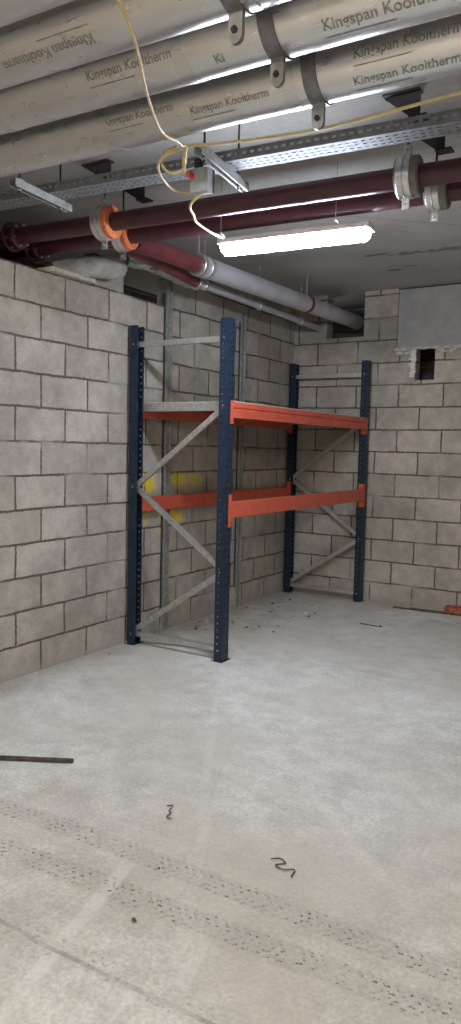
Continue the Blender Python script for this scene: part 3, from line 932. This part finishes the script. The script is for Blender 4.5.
# ------------------------------------------------------------------ lamps
def batten(p, q, label, lamp, rod=True):
    p, q = Vector(p), Vector(q)
    d = (q - p).normalized(); n = Vector((-d.y, d.x, 0))
    t = thing('batten_light', label, 'light', (p + q) / 2 - Vector((0, 0, .045)))
    # body: shallow white channel on top
    b = B()
    prof = [(-.058, .0), (.058, .0), (.050, .032), (-.050, .032)]
    extrude_profile(b, prof, p, q, (0, 0, 1)); obj('housing', b, M['white_body'], t)
    # half-round diffuser with rounded ends
    b = B()
    L = (q - p).length
    seg, ns = 20, 12
    rings_ = []
    st = []
    for i in range(ns + 1):
        a = PI / 2 * i / ns
        st.append((.045 - .045 * math.cos(PI / 2 - a) if False else .045 * (1 - math.sin(a)), max(.12, math.cos(PI / 2 - a))))
    st = [(.045 * (1 - math.cos(PI / 2 * i / ns)), max(.10, math.sin(PI / 2 * i / ns))) for i in range(ns + 1)]
    stations = [(s_, k) for s_, k in st] + [(L - s_, k) for s_, k in reversed(st)]
    for s_, k in stations:
        c = p + d * s_
        rings_.append([b.verts.new(c + n * (math.cos(a) * .057 * k) + Vector((0, 0, -.001 - math.sin(a) * .060 * k))) for a in [PI * j / seg for j in range(seg + 1)]])
    for i in range(len(rings_) - 1):
        for j in range(seg):
            b.faces.new((rings_[i][j], rings_[i][j + 1], rings_[i + 1][j + 1], rings_[i + 1][j]))
        b.faces.new((rings_[i][0], rings_[i + 1][0], rings_[i + 1][-1], rings_[i][-1]))
    b.faces.new(rings_[0]); b.faces.new(rings_[-1][::-1])
    obj('diffuser', b, M[lamp], t, smooth=50)
    for f in (.06, .82):
        c = p.lerp(q, f)
        bb = B(); bar(bb, c + Vector((0, 0, .036)) - n * .118, c + Vector((0, 0, .036)) + n * .05, .012, .006, (0, 0, 1)); obj('hanging_clip', bb, M['zinc'], t)
        bb = B(); c2 = c - n * .115; cyl(bb, c2 + Vector((0, 0, .03)), Vector((c2.x, c2.y, CEIL)), .002, 6); obj('suspension_wire', bb, M['galv'], t)
    return t
batten((1.255, -3.47, 2.735), (2.155, -3.39, 2.735), 'lit batten light hanging under the ceiling over the rack', 'lamp_front')
batten((1.6, -9.0, 3.0), (3.1, -9.0, 3.0), 'lit batten light behind the camera, nearer the left wall', 'lamp_back')
batten((4.4, -8.2, 3.0), (5.9, -8.2, 3.0), 'lit batten light behind the camera, farther from the left wall', 'lamp_back')

# ------------------------------------------------------------------ junction box and cables
tb = thing('junction_box', 'small grey junction box with a red plug hanging by yellow cables', 'junction box', (1.645, -4.27, 2.735))
bx = Vector((1.645, -4.27, 2.795))
b = B(); box(b, bx.x - .045, bx.x + .045, bx.y - .03, bx.y + .03, bx.z - .055, bx.z + .055, .006); bo = obj('enclosure', b, M['box'], tb, smooth=35)
b = B(); box(b, bx.x - .038, bx.x + .038, bx.y - .033, bx.y - .0302, bx.z - .048, bx.z + .048, .001); obj('lid', b, M['box'], tb)
b = B(); box(b, bx.x + .0455, bx.x + .056, bx.y - .028, bx.y + .028, bx.z - .058, bx.z + .05, .003); obj('side_cover', b, M['box'], tb)
b = B(); box(b, bx.x + .0565, bx.x + .0585, bx.y + .016, bx.y + .028, bx.z - .056, bx.z + .048); obj('rubber_seal', b, M['black'], tb)
b = B(); cyl(b, (bx.x - .035, bx.y - .058, bx.z + .030), (bx.x - .030, bx.y - .030, bx.z + .016), .015, 16); obj('plug', b, M['red_plug'], tb, smooth=40)
b = B(); cyl(b, (bx.x - .01, bx.y, bx.z + .055), (bx.x - .012, bx.y - .004, bx.z + .10), .022, 14); obj('cable_gland', b, M['black'], tb, smooth=40)

def cable(name, pts, r, label, group='yellow cables', n=10):
    b = B(); tube(b, smooth_path(pts, n), r, 10)
    o = obj(name, b, M['yellow'], loc=pts[0], smooth=50)
    return tag(o, label, 'cable', group)
cable('power_cable', [(2.36, -6.0, 2.80), (2.318, -5.70, 2.745), (2.258, -5.535, 2.72), (2.178, -5.394, 2.715), (2.076, -5.234, 2.72), (1.974, -5.053, 2.72), (1.900, -4.90, 2.735), (1.86, -4.76, 2.765), (1.80, -4.64, 2.80), (1.765, -4.57, 2.835)], .0055,
      'pale yellow cable drooping in front of the silver foil pipes')
cable('power_cable', [(1.765, -4.57, 2.83), (1.90, -4.485, 2.845), (2.08, -4.435, 2.85), (2.28, -4.405, 2.85), (2.5, -4.41, 2.85), (2.70, -4.425, 2.85), (2.892, -4.438, 2.852), (3.3, -4.43, 2.865), (4.2, -4.4, 2.89)], .0065,
      'yellow cable stretched to the right just below the cable tray')
cable('power_cable', [(1.77, -4.57, 2.83), (1.725, -4.52, 2.80), (1.655, -4.42, 2.79), (1.625, -4.36, 2.805), (1.612, -4.325, 2.826)], .0085,
      'short yellow cable plugged into the red plug of the grey box')
cable('power_cable', [(1.76, -4.565, 2.825), (1.70, -4.60, 2.80), (1.60, -4.54, 2.795), (1.535, -4.44, 2.79), (1.49, -4.33, 2.79), (1.475, -4.24, 2.79), (1.52, -4.195, 2.785), (1.60, -4.215, 2.765), (1.612, -4.24, 2.752)], .0065,
      'yellow cable in a wide loop left of the grey junction box')
cable('power_cable', [(1.755, -4.56, 2.832), (1.72, -4.50, 2.80), (1.675, -4.47, 2.775), (1.635, -4.485, 2.765), (1.615, -4.52, 2.78), (1.625, -4.55, 2.805), (1.66, -4.57, 2.825), (1.72, -4.575, 2.835)], .0055,
      'small curl of yellow cable tucked under the lowest foil pipe')
cable('power_cable', [(1.645, -4.27, 2.738), (1.575, -4.235, 2.725), (1.488, -4.132, 2.735), (1.42, -4.00, 2.745), (1.358, -3.887, 2.75), (1.33, -3.72, 2.748), (1.315, -3.58, 2.755), (1.31, -3.50, 2.775), (1.31, -3.468, 2.776)], .0065,
      'yellow cable looping from the grey box down to the lit batten')

# ------------------------------------------------------------------ things on the floor
def rock(bm, c, s, rnd):
    g = bmesh.ops.create_icosphere(bm, subdivisions=1, radius=1)
    rz = rnd.uniform(0, 6.28)
    for v in g['verts']:
        k = rnd.uniform(.7, 1.15)
        x_, y_ = v.co.x * s[0] * k, v.co.y * s[1] * k
        v.co = Vector((c[0] + x_ * math.cos(rz) - y_ * math.sin(rz), c[1] + x_ * math.sin(rz) + y_ * math.cos(rz), max(0.0, c[2] + v.co.z * s[2] * k)))

b = B(); bar(b, (.30, -5.155, .010), (1.215, -4.655, .010), .022, .019, (0, 0, 1), .003)
o = obj('wood_batten', b, M['wood'], loc=(.75, -4.9, 0)); tag(o, 'thin dark wooden stick on the floor at the left edge', 'stick')
b = B(); bar(b, (1.27, -.18, .007), (2.6, -.115, .007), .022, .012, (0, 0, 1), .002)
o = obj('wood_batten', b, M['wood'], loc=(1.6, -.16, 0)); tag(o, 'long thin dark strip on the floor along the back wall', 'stick')
b = B(); bar(b, (1.42, -.13, .008), (1.78, -.10, .006), .016, .010, (0, 0, 1), .002)
o = obj('wood_batten', b, M['dark_chip'], loc=(1.5, -.12, 0)); tag(o, 'short dark strip lying against the long strip by the back wall', 'stick')
b = B(); box(b, 1.755, 1.95, -.085, .0, 0.0, .062, .004)
for v in b.verts: v.co += Vector((random.uniform(-.006, .006), random.uniform(-.005, .005), random.uniform(0, .004)))
o = obj('broken_brick', b, M['brick'], loc=(1.85, -.04, 0)); tag(o, 'broken red brick piece on the floor against the back wall', 'brick')

def wire_bit(cx, cy, pts, label, r=.0028):
    b = B(); tube(b, smooth_path([(cx + a, cy + c, .006 + h) for a, c, h in pts], 6), r, 8)
    o = obj('tie_wire', b, M['wire'], loc=(cx, cy, 0), smooth=50); tag(o, label, 'wire')
wire_bit(1.905, -4.80, [(-.045, .040, 0), (-.018, .045, .008), (-.012, .012, 0), (.012, -.010, .006), (.010, -.036, 0), (.036, -.040, 0)], 'twisted bit of dark wire on the floor, nearer the rack')
wire_bit(2.49, -4.90, [(-.055, .020, .004), (-.030, .048, .0), (.0, .030, 0), (-.025, .0, 0), (.012, -.012, .0), (.048, .010, 0), (.058, -.035, 0)], 'curled bit of dark wire on the floor, right of the other')
rnd = random.Random(11)
def chip(x, y, s, m, label, group=None, name='pebble'):
    b = B(); rock(b, (x, y, s * .35), (s, s * rnd.uniform(.5, .9), s * rnd.uniform(.35, .6)), rnd)
    o = obj(name, b, M[m], loc=(x, y, 0)); tag(o, label, 'rubble', group)
    return o
chip(2.229, -5.44, .014, 'dark_chip', 'single dark pebble on the floor low in the picture, by the tracks')
chip(2.115, -5.155, .009, 'dark_chip', 'tiny dark pebble lying on the upper tyre track')
chip(1.455, -1.045, .020, 'dark_chip', 'dark lump on the floor out from the far rack frame', name='rubble_chip')
b = B(); bar(b, (1.26, -1.03, .004), (1.43, -1.05, .004), .012, .006); o = obj('wood_sliver', b, M['wood'], loc=(1.3, -1.04, 0)); tag(o, 'thin sliver of wood beside the dark lump on the floor', 'stick')
b = B(); bar(b, (1.72, -.55, .003), (1.98, -.56, .003), .010, .005); o = obj('wood_sliver', b, M['galv_dull'], loc=(1.85, -.55, 0)); tag(o, 'faint grey sliver on the floor in front of the brick piece', 'stick')
for (x0, x1, y0, y1, n, lab, grp, ms) in ((.10, .78, -1.9, -.35, 46, 'small crumb of broken mortar on the floor inside the rack', 'mortar crumbs inside the rack', (.008, .022)),
                                         (.03, .30, -2.3, -.6, 16, 'bit of rubble at the foot of the left wall behind the rack', 'rubble along the left wall', (.010, .030)),
                                         (-.0, .16, -5.2, -3.0, 14, 'small mortar crumb at the foot of the left wall', 'crumbs along the bare left wall', (.006, .014)),
                                         (.95, 2.0, -.6, -.05, 10, 'small mortar crumb at the foot of the back wall', 'crumbs along the back wall', (.006, .015))):
    for i in range(n):
        chip(rnd.uniform(x0, x1), rnd.uniform(y0, y1), rnd.uniform(*ms), 'foam' if rnd.random() < .25 else ('stone' if rnd.random() < .7 else 'dark_chip'), lab, grp, 'mortar_crumb')
